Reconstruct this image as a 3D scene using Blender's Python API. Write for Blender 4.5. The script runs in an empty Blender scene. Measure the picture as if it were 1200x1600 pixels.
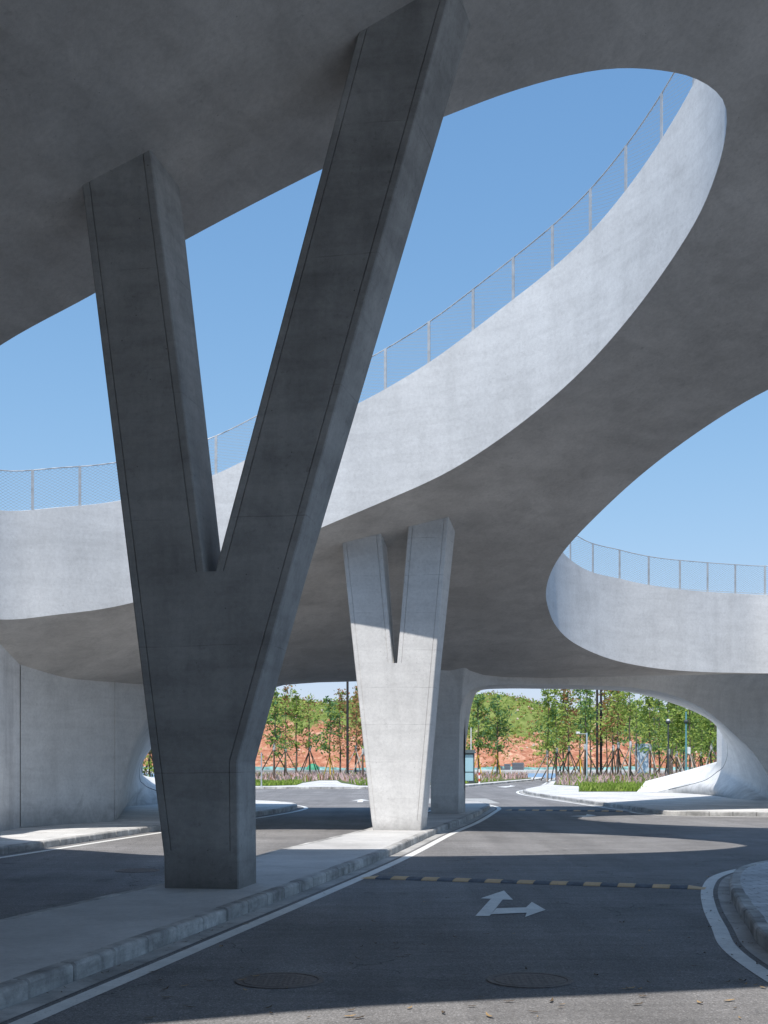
import bpy, bmesh, math, random
import numpy as np
from mathutils import Vector, geometry
R = random.Random(7)
scene = bpy.context.scene
C = scene.collection
EYE, F, HX, HY = 1.75, 1900.0, 600.0, 1192.0     # eye height, focal length and horizon of the survey of the photograph

# ------------------------------------------------------------------ helpers
def lerp(a, b, t): return a + (b - a) * t
def sstep(a, b, x):
    t = min(1, max(0, (x - a) / (b - a))); return t * t * (3 - 2 * t)
def at(px, py, Y):                      # world point seen at that pixel at depth Y
    return Vector(((px - HX) / F * Y, Y, EYE + (HY - py) / F * Y))
def gp(px, py, z=0.0):                  # world point on the level z
    Y = (EYE - z) * F / (py - HY); return ((px - HX) / F * Y, Y)

class MB:
    def __init__(s): s.v = []; s.f = []; s.mi = []
    def add(s, vs, fs, m=0):
        n = len(s.v); s.v += [tuple(v) for v in vs]; s.f += [tuple(i + n for i in f) for f in fs]; s.mi += [m] * len(fs)
    def quad(s, a, b, c, d, m=0): s.add([a, b, c, d], [(0, 1, 2, 3)], m)
    def box(s, x0, x1, y0, y1, z0, z1, m=0):
        v = [(x0,y0,z0),(x1,y0,z0),(x1,y1,z0),(x0,y1,z0),(x0,y0,z1),(x1,y0,z1),(x1,y1,z1),(x0,y1,z1)]
        s.add(v, [(3,2,1,0),(4,5,6,7),(0,1,5,4),(1,2,6,5),(2,3,7,6),(3,0,4,7)], m)
    def tube(s, pts, rs, n=8, m=0, cap=True):
        pts = [Vector(p) for p in pts]; rings = []
        vs = []; fs = []
        for i, p in enumerate(pts):
            d = (pts[min(i+1, len(pts)-1)] - pts[max(i-1, 0)]).normalized()
            a = d.cross(Vector((0.13, 0.91, 0.31))).normalized(); b = d.cross(a)
            r = rs[i] if isinstance(rs, (list, tuple)) else rs
            for k in range(n):
                t = 2 * math.pi * k / n
                vs.append(p + (a * math.cos(t) + b * math.sin(t)) * r)
        for i in range(len(pts) - 1):
            for k in range(n):
                k2 = (k + 1) % n
                fs.append((i*n+k, i*n+k2, (i+1)*n+k2, (i+1)*n+k))
        if cap:
            fs.append(tuple(range(n-1, -1, -1))); fs.append(tuple((len(pts)-1)*n + k for k in range(n)))
        s.add(vs, fs, m)
    def ball(s, c, r, n=10, k=6, sz=1.0, m=0):
        vs = []; fs = []
        for j in range(k + 1):
            ph = math.pi * j / k
            for i in range(n):
                t = 2 * math.pi * i / n
                vs.append((c[0]+r*math.sin(ph)*math.cos(t), c[1]+r*math.sin(ph)*math.sin(t), c[2]+r*sz*math.cos(ph)))
        for j in range(k):
            for i in range(n):
                i2 = (i+1) % n
                fs.append((j*n+i, (j+1)*n+i, (j+1)*n+i2, j*n+i2))
        s.add(vs, fs, m)
    def grid(s, rows, m=0, flip=False):        # rows of equal length, lofted
        n = len(rows[0]); vs = [p for r in rows for p in r]; fs = []
        for i in range(len(rows) - 1):
            for k in range(n - 1):
                q = (i*n+k, i*n+k+1, (i+1)*n+k+1, (i+1)*n+k)
                fs.append(q[::-1] if flip else q)
        s.add(vs, fs, m)
    def build(s, name, mats, parent=None, smooth=None, loc=None):
        me = bpy.data.meshes.new(name)
        off = Vector((0, 0, 0))
        p = parent
        while p is not None: off += p.location; p = p.parent
        if loc is not None: off = Vector(loc)
        me.from_pydata([(a - off.x, b - off.y, c - off.z) for a, b, c in s.v], [], s.f)
        if not isinstance(mats, (list, tuple)): mats = [mats]
        for m in mats: me.materials.append(m)
        if len(mats) > 1: me.polygons.foreach_set('material_index', s.mi)
        if smooth is not None:
            me.polygons.foreach_set('use_smooth', [True] * len(me.polygons))
            if smooth < 179: me.set_sharp_from_angle(angle=math.radians(smooth))
        me.update()
        o = bpy.data.objects.new(name, me); C.objects.link(o)
        if parent is not None: o.parent = parent
        elif loc is not None: o.location = loc
        return o

def tag(o, label=None, cat=None, group=None, kind=None):
    if label: o['label'] = label
    if cat: o['category'] = cat
    if group: o['group'] = group
    if kind: o['kind'] = kind
    return o
def empty(name, loc, label, cat, group=None):
    o = bpy.data.objects.new(name, None); C.objects.link(o); o.location = loc; o.empty_display_size = .2
    return tag(o, label, cat, group)
def copy_tree(o, parent=None):
    c = o.copy(); C.objects.link(c); c.parent = parent
    for ch in [x for x in bpy.data.objects if x.parent == o]: copy_tree(ch, c)
    return c

def catmull(pts, closed=False, step=.25):
    pts = [Vector(p) for p in pts]; n = len(pts); out = []
    segs = n if closed else n - 1
    for i in range(segs):
        p1, p2 = pts[i], pts[(i+1) % n]
        p0 = pts[(i-1) % n] if closed or i > 0 else p1 * 2 - p2
        p3 = pts[(i+2) % n] if closed or i + 2 < n else p2 * 2 - p1
        k = max(1, int(round((p2 - p1).length / step)))
        d1 = (p1-p0).length**.5 or 1e-3; d2 = (p2-p1).length**.5 or 1e-3; d3 = (p3-p2).length**.5 or 1e-3
        m1 = ((p1-p0)/d1 - (p2-p0)/(d1+d2) + (p2-p1)/d2) * d2
        m2 = ((p2-p1)/d2 - (p3-p1)/(d2+d3) + (p3-p2)/d3) * d2
        for j in range(k):
            t = j / k; t2 = t*t; t3 = t2*t
            out.append(p1*(2*t3-3*t2+1) + m1*(t3-2*t2+t) + p2*(-2*t3+3*t2) + m2*(t3-t2))
    if not closed: out.append(pts[-1].copy())
    return out
def resample(pts, step, closed=False):
    P = [Vector(p) for p in pts]
    if closed: P = P + [P[0]]
    L = [0]
    for a, b in zip(P, P[1:]): L.append(L[-1] + (b - a).length)
    n = max(1, int(round(L[-1] / step))); out = []; k = 0
    for i in range(n + (0 if closed else 1)):
        s = L[-1] * i / n
        while k < len(P) - 2 and L[k+1] < s: k += 1
        out.append(P[k].lerp(P[k+1], (s - L[k]) / max(1e-9, L[k+1] - L[k])))
    return out
def offset(pts, d, closed=False):       # to the left of the direction of travel
    n = len(pts); out = []
    for i in range(n):
        a = pts[(i-1) % n] if closed or i > 0 else pts[i]
        b = pts[(i+1) % n] if closed or i < n-1 else pts[i]
        t = (Vector(b[:2]) - Vector(a[:2])).normalized()
        out.append(Vector((pts[i][0] - t.y * d, pts[i][1] + t.x * d)))
    return out
def inside(p, poly):
    x, y = p[0], p[1]; c = False; j = len(poly) - 1
    for i in range(len(poly)):
        xi, yi = poly[i][0], poly[i][1]; xj, yj = poly[j][0], poly[j][1]
        if (yi > y) != (yj > y) and x < (xj - xi) * (y - yi) / (yj - yi) + xi: c = not c
        j = i
    return c

# ------------------------------------------------------------------ materials
def new_mat(name):
    m = bpy.data.materials.new(name); m.use_nodes = True
    nt = m.node_tree; b = nt.nodes['Principled BSDF']
    return m, nt, b
def N(nt, t, **kw):
    n = nt.nodes.new(t)
    for k, v in kw.items():
        if k in n.inputs: n.inputs[k].default_value = v
        else: setattr(n, k, v)
    return n
def noise(nt, vec, scale, detail=4, rough=.55, sc=(1, 1, 1), dist=0):
    mp = N(nt, 'ShaderNodeMapping'); mp.inputs['Scale'].default_value = sc
    nt.links.new(vec, mp.inputs['Vector'])
    n = N(nt, 'ShaderNodeTexNoise', Scale=scale, Detail=detail, Roughness=rough, Distortion=dist)
    nt.links.new(mp.outputs[0], n.inputs['Vector']); return n.outputs['Fac']
def ramp(nt, fac, stops):
    r = N(nt, 'ShaderNodeValToRGB'); e = r.color_ramp.elements
    while len(e) < len(stops): e.new(.5)
    for k, (p, c) in zip(e, stops):
        k.position = p; k.color = (c, c, c, 1) if not isinstance(c, tuple) else (*c, 1)
    nt.links.new(fac, r.inputs[0]); return r.outputs[0]
def mul(nt, a, b, fac=1.0, mode='MULTIPLY'):
    m = N(nt, 'ShaderNodeMix', data_type='RGBA', blend_type=mode); m.inputs[0].default_value = fac if not hasattr(fac, 'links') else 1
    if hasattr(fac, 'links'): nt.links.new(fac, m.inputs[0])
    for v, i in ((a, 6), (b, 7)):
        if hasattr(v, 'links'): nt.links.new(v, m.inputs[i])
        else: m.inputs[i].default_value = (*v, 1)
    return m.outputs[2]
def math_(nt, op, a, b=None, c=None):
    m = N(nt, 'ShaderNodeMath', operation=op)
    for i, v in enumerate((a, b, c)):
        if v is None: continue
        if hasattr(v, 'links'): nt.links.new(v, m.inputs[i])
        else: m.inputs[i].default_value = v
    return m.outputs[0]
def bump(nt, b, h, strength, dist=.02):
    n = N(nt, 'ShaderNodeBump', Strength=strength, Distance=dist); nt.links.new(h, n.inputs['Height'])
    nt.links.new(n.outputs[0], b.inputs['Normal'])
def pos(nt): return N(nt, 'ShaderNodeNewGeometry').outputs['Position']

def concrete(name, col, joints=None, streak=.5, patch=.5, warm=(1, 1, 1), pits=.5, bumpk=.25, tiles=None, scale=1.0, grime=None):
    m, nt, b = new_mat(name); P = pos(nt)
    big = noise(nt, P, .35*scale, 5, .6, dist=.6)
    mid = noise(nt, P, 1.7*scale, 6, .65, dist=1.0)
    fine = noise(nt, P, 14*scale, 5, .7)
    grain = noise(nt, P, 90, 3, .6)
    st = noise(nt, P, 2.2*scale, 5, .6, (1, 1, .09), .3)
    trow = noise(nt, P, 3.1*scale, 4, .6, (.22, .22, 1.6), .5)
    c = mul(nt, (col[0]*warm[0], col[1]*warm[1], col[2]*warm[2]), ramp(nt, big, [(.32, 1-.5*patch), (.68, 1+.14*patch)]))
    c = mul(nt, c, ramp(nt, mid, [(.33, 1-.22*patch), (.5, 1.0), (.72, 1+.10*patch)]))
    c = mul(nt, c, ramp(nt, fine, [(.3, .90), (.6, 1.03)]))
    c = mul(nt, c, ramp(nt, st, [(.32, 1-.5*streak), (.55, 1.0), (.75, 1+.2*streak)]))
    c = mul(nt, c, ramp(nt, trow, [(.3, 1-.22*patch), (.6, 1.04)]))
    c = mul(nt, c, ramp(nt, grain, [(.35, .93), (.65, 1.04)]))
    # dark pits and blow-holes
    vo = N(nt, 'ShaderNodeTexVoronoi', Scale=5.5*scale); nt.links.new(P, vo.inputs['Vector'])
    msk = math_(nt, 'LESS_THAN', vo.outputs['Distance'], .05)
    msk = math_(nt, 'MULTIPLY', msk, math_(nt, 'GREATER_THAN', noise(nt, P, 1.1, 2), .52))
    c = mul(nt, c, (.45, .45, .45), math_(nt, 'MULTIPLY', msk, pits))
    spk = math_(nt, 'MULTIPLY', ramp(nt, noise(nt, P, 13, 3, .6), [(.60, 0.0), (.70, 1.0)]), ramp(nt, noise(nt, P, .8, 3, .6), [(.45, 0.0), (.65, .55*pits)]))
    c = mul(nt, c, (.55, .54, .53), spk)
    scr = math_(nt, 'MULTIPLY', ramp(nt, noise(nt, P, 6, 4, .7, (.3, .3, 1.8), 1.2), [(.64, 0.0), (.70, 1.0)]), ramp(nt, noise(nt, P, .6, 2, .5), [(.5, 0.0), (.7, .45*pits)]))
    c = mul(nt, c, (1.35, 1.34, 1.32), scr)
    sx = N(nt, 'ShaderNodeSeparateXYZ'); nt.links.new(P, sx.inputs[0])
    hgt = mul(nt, mid, fine, .5, 'ADD')
    if joints:
        wob = math_(nt, 'MULTIPLY', math_(nt, 'SUBTRACT', noise(nt, P, 1.3, 2), .5), .05)
        fr = math_(nt, 'FRACT', math_(nt, 'DIVIDE', math_(nt, 'ADD', sx.outputs['Z'], wob), joints))
        ln = math_(nt, 'LESS_THAN', fr, .013/joints)
        ln = math_(nt, 'MULTIPLY', ln, ramp(nt, noise(nt, P, 1.9, 3), [(.4, 0.0), (.62, .5)]))
        c = mul(nt, c, (.5, .5, .5), ln)
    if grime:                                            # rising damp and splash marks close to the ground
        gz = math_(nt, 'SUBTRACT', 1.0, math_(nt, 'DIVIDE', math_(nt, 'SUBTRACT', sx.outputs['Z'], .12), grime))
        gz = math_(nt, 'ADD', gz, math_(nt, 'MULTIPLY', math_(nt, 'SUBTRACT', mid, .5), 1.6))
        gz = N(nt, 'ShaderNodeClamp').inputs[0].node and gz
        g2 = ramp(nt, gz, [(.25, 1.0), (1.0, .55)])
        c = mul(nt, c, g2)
    if tiles:
        br = N(nt, 'ShaderNodeTexBrick', Scale=1.0); nt.links.new(P, br.inputs['Vector'])
        br.inputs['Brick Width'].default_value = tiles[0]; br.inputs['Row Height'].default_value = tiles[1]
        br.inputs['Mortar Size'].default_value = .006; br.inputs['Color1'].default_value = (1, 1, 1, 1)
        br.inputs['Color2'].default_value = (.78, .78, .78, 1); br.inputs['Mortar'].default_value = (.35, .35, .35, 1)
        c = mul(nt, c, br.outputs['Color'])
    nt.links.new(c, b.inputs['Base Color'])
    b.inputs['Roughness'].default_value = .82; b.inputs['Specular IOR Level'].default_value = .25
    bump(nt, b, hgt, bumpk, .02)
    return m
def plain(name, col, rough=.6, metal=0, var=.15, sc=6, spec=.4, bumpk=0):
    m, nt, b = new_mat(name); P = pos(nt)
    c = mul(nt, col, ramp(nt, noise(nt, P, sc, 4), [(.3, 1-var), (.7, 1+var)]))
    nt.links.new(c, b.inputs['Base Color']); b.inputs['Roughness'].default_value = rough
    b.inputs['Metallic'].default_value = metal; b.inputs['Specular IOR Level'].default_value = spec
    if bumpk: bump(nt, b, noise(nt, P, sc*6, 4), bumpk)
    return m
def leafmat(name, c1, c2, sc=.9):
    m, nt, b = new_mat(name); P = pos(nt)
    c = ramp(nt, noise(nt, P, sc, 4, .65), [(.3, c1), (.7, c2)])
    c = mul(nt, c, ramp(nt, noise(nt, P, 6, 2), [(.25, .6), (.75, 1.3)]))
    nt.links.new(c, b.inputs['Base Color']); b.inputs['Roughness'].default_value = .6; b.inputs['Specular IOR Level'].default_value = .2
    tr = N(nt, 'ShaderNodeBsdfTranslucent'); nt.links.new(c, tr.inputs[0])
    mx = N(nt, 'ShaderNodeMixShader'); mx.inputs[0].default_value = .35
    nt.links.new(b.outputs[0], mx.inputs[1]); nt.links.new(tr.outputs[0], mx.inputs[2])
    nt.links.new(mx.outputs[0], nt.nodes['Material Output'].inputs[0])
    return m
def asphalt():
    m, nt, b = new_mat('asphalt'); P = pos(nt)
    agg = N(nt, 'ShaderNodeTexVoronoi', Scale=95); nt.links.new(P, agg.inputs['Vector'])
    c = mul(nt, (.252, .245, .243), ramp(nt, agg.outputs['Color'], [(.0, .55), (.8, 1.15), (1, 1.9)]))
    c = mul(nt, c, ramp(nt, noise(nt, P, .45, 5, .6), [(.3, .75), (.7, 1.12)]))
    c = mul(nt, c, ramp(nt, noise(nt, P, 2.4, 6, .7, (.35, 2.2, 1)), [(.3, .84), (.65, 1.10)]))
    c = mul(nt, c, ramp(nt, noise(nt, P, 30, 4, .7), [(.3, .8), (.7, 1.14)]))
    c = mul(nt, c, ramp(nt, noise(nt, P, 1.0, 4, .6, (1.1, .05, 1)), [(.35, .86), (.62, 1.08)]))      # wheel tracks
    c = mul(nt, c, ramp(nt, noise(nt, P, 1.6, 3, .5, (1, .6, 1)), [(.66, 1.0), (.74, .72)]))            # oil spots
    # hairline cracks and dusty scuffs
    ck = N(nt, 'ShaderNodeTexVoronoi', feature='DISTANCE_TO_EDGE', Scale=.28)
    w = N(nt, 'ShaderNodeVectorMath', operation='ADD'); nz = N(nt, 'ShaderNodeTexNoise', Scale=1.4, Detail=5)
    nt.links.new(P, nz.inputs['Vector']); nt.links.new(P, w.inputs[0]); nt.links.new(nz.outputs['Color'], w.inputs[1])
    nt.links.new(w.outputs[0], ck.inputs['Vector'])
    cr = math_(nt, 'MULTIPLY', math_(nt, 'LESS_THAN', ck.outputs['Distance'], .0025), math_(nt, 'GREATER_THAN', noise(nt, P, .3, 2), .5))
    c = mul(nt, c, (.55, .55, .55), cr)
    dust = ramp(nt, noise(nt, P, 1.1, 8, .75, (1, .4, 1), 1.5), [(.58, 0.0), (.75, .35)])
    c = mul(nt, c, (.40, .375, .35), dust, 'MIX')
    nt.links.new(c, b.inputs['Base Color']); b.inputs['Roughness'].default_value = .85; b.inputs['Specular IOR Level'].default_value = .25
    bump(nt, b, agg.outputs['Distance'], .5, .006)
    return m
def paint(name, col, wear=.5):
    m, nt, b = new_mat(name); P = pos(nt)
    c = mul(nt, col, ramp(nt, noise(nt, P, 3, 6, .7), [(.3, .8), (.7, 1.05)]))
    w = ramp(nt, noise(nt, P, 26, 6, .8), [(.54, 0.0), (.68, wear)])
    c = mul(nt, c, (.15, .145, .14), w, 'MIX')
    scr = ramp(nt, noise(nt, P, 9, 5, .7, (.15, 1.4, 1)), [(.6, 0.0), (.72, wear*.6)])
    c = mul(nt, c, (.2, .19, .19), scr, 'MIX')
    nt.links.new(c, b.inputs['Base Color']); b.inputs['Roughness'].default_value = .7
    return m

M = {}
M['soffit'] = concrete('plastered_concrete', (.635, .61, .58), streak=.08, patch=.42, pits=.7, bumpk=.35)
M['fascia'] = concrete('pale_parapet_concrete', (.66, .675, .69), streak=.13, patch=.26, pits=.5, bumpk=.25)
M['column'] = concrete('column_concrete_shaded', (.46, .445, .425), joints=1.62, streak=.3, patch=.62, pits=.9, grime=.8)  # near column's shade is put into this darker copy of the concrete
M['column_far'] = concrete('column_concrete_lit', (.74, .735, .725), joints=.885, streak=.2, patch=.25, pits=.7, grime=.5)  # same concrete in a lighter colour for the sunlit far column
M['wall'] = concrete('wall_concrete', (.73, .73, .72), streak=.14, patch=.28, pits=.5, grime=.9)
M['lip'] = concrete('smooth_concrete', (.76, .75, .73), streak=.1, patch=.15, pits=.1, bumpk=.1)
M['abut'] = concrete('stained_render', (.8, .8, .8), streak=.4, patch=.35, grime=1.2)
M['median'] = concrete('pavement_concrete', (.60, .59, .575), streak=0, patch=.45, pits=.5, bumpk=.2)
M['pave'] = concrete('pale_pavement', (.74, .73, .71), streak=0, patch=.3, pits=.3, bumpk=.2, tiles=(1.2, .6))
M['brickpave'] = concrete('paving_bricks', (.74, .75, .76), streak=0, patch=.5, tiles=(.32, .17))
M['kerb'] = concrete('kerb_stone', (.56, .55, .53), streak=.35, patch=1.15, pits=1, bumpk=.5, scale=2.2)
M['gutter'] = concrete('gutter_concrete', (.55, .54, .52), streak=0, patch=.9, pits=1, bumpk=.4, scale=2)
M['asphalt'] = asphalt()
M['white'] = paint('road_paint', (.80, .80, .77))
M['steel'] = plain('galvanised_steel', (.44, .46, .48), .45, .3)
M['iron'] = plain('cast_iron', (.15, .13, .12), .6, .2, .3, 20, .5, .4)
M['black'] = plain('black_rubber', (.13, .14, .16), .7, 0, .3, 12)
M['yellow'] = paint('ochre_rubber', (.74, .50, .28), .5)
M['timber'] = plain('dark_timber', (.10, .075, .06), .8, 0, .3, 3)
M['paletimber'] = plain('pale_timber', (.42, .36, .31), .8, 0, .25, 3)
M['yellowpole'] = plain('yellow_paint', (.65, .42, .04), .6)
M['bark'] = plain('bark', (.13, .10, .08), .9, 0, .4, 4)
M['barkdark'] = plain('dark_wrapping', (.035, .032, .035), .9, 0, .3, 4)
M['wrap'] = plain('white_cloth', (.5, .51, .53), .8)
M['teal'] = plain('teal_net', (.20, .38, .36), .8, 0, .35, 1.2)
M['blue'] = plain('blue_surfacing', (.20, .31, .44), .8, 0, .15, .6)
M['kioskframe'] = plain('dark_grey_paint', (.06, .075, .085), .5)
M['redwhite'] = plain('red_paint', (.55, .10, .07), .5)
M['whitep'] = plain('white_paint', (.75, .75, .74), .5)
M['green'] = plain('green_tarpaulin', (.05, .28, .15), .6)
M['orange'] = plain('orange_plastic', (.62, .16, .07), .5)
M['soilgrass'] = plain('turf_soil', (.10, .13, .04), .95, 0, .4, 1.5)
M['leaf_green'] = leafmat('leaf_green', (.12, .21, .04), (.34, .46, .11))
M['leaf_blue'] = leafmat('leaf_blue_green', (.09, .20, .09), (.22, .38, .16))
M['leaf_brown'] = leafmat('leaf_russet', (.36, .15, .085), (.44, .27, .12))
M['leaf_lime'] = leafmat('leaf_lime', (.22, .31, .06), (.50, .58, .15))
M['grass'] = leafmat('grass_blade', (.14, .25, .035), (.36, .48, .08), .6)
M['pink'] = leafmat('pink_grass', (.66, .44, .44), (.80, .60, .58), .7)
M['dryleaf'] = plain('dry_leaf', (.12, .085, .05), .8, 0, .6, 9)

g, nt, b = new_mat('booth_glass')
b.inputs['Base Color'].default_value = (.35, .55, .62, 1); b.inputs['Roughness'].default_value = .08; b.inputs['Specular IOR Level'].default_value = .8
M['glass'] = g

def netmat():
    m, nt, b = new_mat('wire_mesh')
    uv = N(nt, 'ShaderNodeUVMap'); s = N(nt, 'ShaderNodeSeparateXYZ'); nt.links.new(uv.outputs[0], s.inputs[0])
    lines = []
    for sg in ('ADD', 'SUBTRACT'):
        q = math_(nt, sg, math_(nt, 'MULTIPLY', s.outputs[0], .62), s.outputs[1])
        fr = math_(nt, 'FRACT', math_(nt, 'DIVIDE', q, .075))
        lines.append(math_(nt, 'LESS_THAN', fr, .085))
    a = math_(nt, 'MAXIMUM', *lines)
    b.inputs['Base Color'].default_value = (.34, .37, .40, 1); b.inputs['Metallic'].default_value = .2; b.inputs['Roughness'].default_value = .5
    nt.links.new(a, b.inputs['Alpha'])
    return m
M['net'] = netmat()

# ------------------------------------------------------------------ camera, sun, sky
cam = bpy.data.cameras.new('camera'); co = bpy.data.objects.new('camera', cam); C.objects.link(co)
co.location = (0, 0, EYE); co.rotation_euler = (math.radians(90), 0, 0)
cam.sensor_fit = 'VERTICAL'; cam.sensor_height = 36; cam.lens = F / 1600 * 36
cam.shift_y = (HY - 800) / 1600; cam.clip_start = .05; cam.clip_end = 5000
scene.camera = co
SX, SZ = .185, .52                        # how far the light travels right and away for each metre it drops
sunv = Vector((-SX, -SZ, 1)).normalized()
sl = bpy.data.lights.new('sun', 'SUN'); so = bpy.data.objects.new('sun', sl); C.objects.link(so)
so.rotation_euler = sunv.to_track_quat('Z', 'Y').to_euler(); so.location = sunv * 80
sl.energy = 5.0; sl.angle = math.radians(.53); sl.color = (1, .955, .90)
w = bpy.data.worlds.new('World'); scene.world = w; w.use_nodes = True
nt = w.node_tree; bg = nt.nodes['Background']
sky = nt.nodes.new('ShaderNodeTexSky'); sky.sky_type = 'NISHITA'; sky.sun_disc = False
sky.sun_elevation = math.asin(sunv.z); sky.sun_rotation = math.atan2(sunv.x, sunv.y)
sky.air_density = 1.0; sky.dust_density = .4; sky.ozone_density = 1.5; sky.altitude = 50
def vm(op, a_, b_):
    n = nt.nodes.new('ShaderNodeVectorMath'); n.operation = op
    for i, v in enumerate((a_, b_)):
        if isinstance(v, tuple): n.inputs[i].default_value = v
        else: nt.links.new(v, n.inputs[i])
    return n.outputs[0]
c_ = sky.outputs[0]                      # gently roll off the very bright haze near the horizon
hz = vm('DIVIDE', vm('MULTIPLY', c_, (1.14, 1.86, 2.72)), vm('ADD', vm('MULTIPLY', c_, (.10, .23, .30)), (1., 1., 1.)))
nt.links.new(hz, bg.inputs[0]); bg.inputs[1].default_value = .15
scene.view_settings.view_transform = 'Standard'; scene.view_settings.look = 'None'; scene.view_settings.exposure = 0
scene.render.engine = 'CYCLES'
scene.cycles.max_bounces = 10; scene.cycles.diffuse_bounces = 6; scene.cycles.transparent_max_bounces = 24

# ------------------------------------------------------------------ the overpass: height of its underside
def field(X, Y):
    ze = (Y + 11.5 + math.sqrt((Y - 11.5)**2 + 4)) / 2
    xe = 14 * math.tanh(X / 14)
    bR = max(0, .45 - .018 * (ze - 15)); bL = max(0, .42 - .005 * (ze - 15))
    bb = lerp(bL, bR, sstep(-7, 0, X))
    a = 11.1 - .28 * (ze - 15.1) + bb * xe
    fl = 4.40 + (.025 * min(X, 12) if X > 0 else .085 * min(0, max(X, -10) + 2)) + lerp(.34, .07, sstep(4, 9, X)) * max(0, Y - 40.3)
    return (a + fl + math.sqrt((a - fl)**2 + .025)) / 2
def onfield(px, py):
    u = (px - HX) / F; v = (HY - py) / F
    lo, hi = 8.0, 80.0
    for _ in range(50):
        t = (lo + hi) / 2
        if EYE + v * t < field(u * t, t): lo = t
        else: hi = t
    return Vector((u * lo, lo))
def thick(X, Y):                        # depth of the edge beam with its parapet
    t = 2.43 + .33 * math.exp(-((X - 2.3) / 1.9)**2) * (1 - sstep(29, 32, Y)) + .17 * sstep(6, 7.5, X) * sstep(33, 36, Y)
    return lerp(.75, t, sstep(17.6, 19.6, Y))

A_px = [(0,968),(100,959),(210,941),(330,905),(430,858),(510,821),(600,783),(700,737),(800,672),(900,588),(980,500),(1050,405),(1095,330),(1124,255),(1135,200),(1134,165),(1118,142),(1085,122),(1040,111),(960,107),(880,120),(790,146),(700,180),(600,221),(500,266),(295,372),(150,457),(0,540)]
A_pts = [onfield(*p) for p in A_px] + [Vector(p) for p in ((-7.2, 19.0), (-8.8, 20.4), (-9.9, 22.4), (-9.85, 24.3), (-9.3, 25.85))]
B_px = [(1200,609),(1130,649),(1050,704),(990,752),(930,808),(890,850),(868,880),(856,908),(853,930),(857,952),(868,977),(890,1000),(925,1019),(965,1033),(1010,1042),(1080,1049),(1140,1051),(1200,1052)]
B_pts = [onfield(*p) for p in B_px] + [Vector(p) for p in ((15.5, 38.2), (18.5, 36.2), (20.2, 32.5), (19.2, 28.0), (15.8, 25.0), (11.8, 24.6))]
HA = resample(catmull(A_pts, True, .2), .25, True)
HB = resample(catmull(B_pts, True, .2), .25, True)
def shadow_edge(gx, gy):                 # upper deck edge whose shadow falls on that ground point
    X, Y = gx, gy
    for _ in range(20):
        h = field(X, Y) + thick(X, Y); X, Y = gx - SX*h, gy - SZ*h
    return Vector((X, Y))
e1, em, e2 = shadow_edge(*gp(60, 1598)), shadow_edge(*gp(600, 1557)), shadow_edge(*gp(1200, 1529)); dv = (e2 - e1)
HC = resample(catmull([e1 - dv*1.6, e1 - dv*.8, e1, em, e2, e2 + dv*.5, e2 + dv*.95, e2 + dv*1.05 + Vector((.6, -1.5)), e2 + dv*.6 + Vector((0, -3.0)), e1 + Vector((.5, -3.2)), e1 - dv*.9 + Vector((.4, -2.9)), e1 - dv*1.6 + Vector((-.5, -1.5))], True, .3), .4, True)
OUT = resample(catmull([Vector(p) for p in ((-27,-14),(-20,-22),(-6,-25),(8,-24),(16,-17),(15,-8),(12.5,2),(12.6,11),(15,18.5),(21.5,22.5),(26.5,27),(28,32),(28,42),(26,50),(23,53.5),(17.5,53),(13,49),(9,45.6),(4,44.4),(-2,43.6),(-5.5,43.6),(-8,44.6),(-14,45),(-20,42),(-24,30),(-26,18),(-28,2))], True, .3), .4, True)

over = empty('curved_overpass', (0, 0, 0), 'pale concrete footbridge deck curling overhead around oval openings to the sky', 'overpass')
def deck():
    loops = [OUT, HA, HB, HC]; vs = []; ed = []
    for l in loops:
        n0 = len(vs); vs += [Vector((p.x, p.y)) for p in l]
        ed += [(n0 + i, n0 + (i+1) % len(l)) for i in range(len(l))]
    allp = np.array([(v.x, v.y) for v in vs])
    x = -29
    while x < 31:
        y = -26
        while y < 55:
            q = (x + .13*math.sin(y*3.1), y + .13*math.sin(x*2.7))
            if inside(q, OUT) and not inside(q, HA) and not inside(q, HB) and not inside(q, HC):
                if ((allp - np.array(q))**2).sum(1).min() > .3**2: vs.append(Vector(q))
            y += .6
        x += .6
    rv, re, rf, *_ = geometry.delaunay_2d_cdt(vs, ed, [], 0, 1e-5)
    keep = []
    for f in rf:
        c = sum((rv[i] for i in f), Vector((0, 0))) / len(f)
        if inside(c, OUT) and not inside(c, HA) and not inside(c, HB) and not inside(c, HC): keep.append(f)
    def ccw(f):
        a, b_, c = (rv[i] for i in f[:3]); return (b_ - a).cross(c - a) > 0
    m = MB(); lo = [(v.x, v.y, field(v.x, v.y)) for v in rv]
    m.add(lo, [f[::-1] if ccw(f) else f for f in keep])
    m.build('underside', M['soffit'], over, 180)
    t = MB(); t.add([(v.x, v.y, field(v.x, v.y) + thick(v.x, v.y)) for v in rv], [f if ccw(f) else f[::-1] for f in keep])
    t.build('walkway', M['pave'], over, 180)
    for l, nm, mt in ((OUT, 'outer_fascia', M['fascia']), (HA, 'inner_fascia', M['fascia']), (HB, 'inner_fascia', M['fascia']), (HC, 'inner_fascia', M['fascia'])):
        k = MB(); rows = []
        ll = list(l) + [l[0]]
        for j in range(5):
            rows.append([(p.x, p.y, field(p.x, p.y) + thick(p.x, p.y) * j / 4) for p in ll])
        k.grid(rows, flip=(l is OUT))
        o = k.build(nm, mt, over, 180)
    return
deck()

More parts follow.
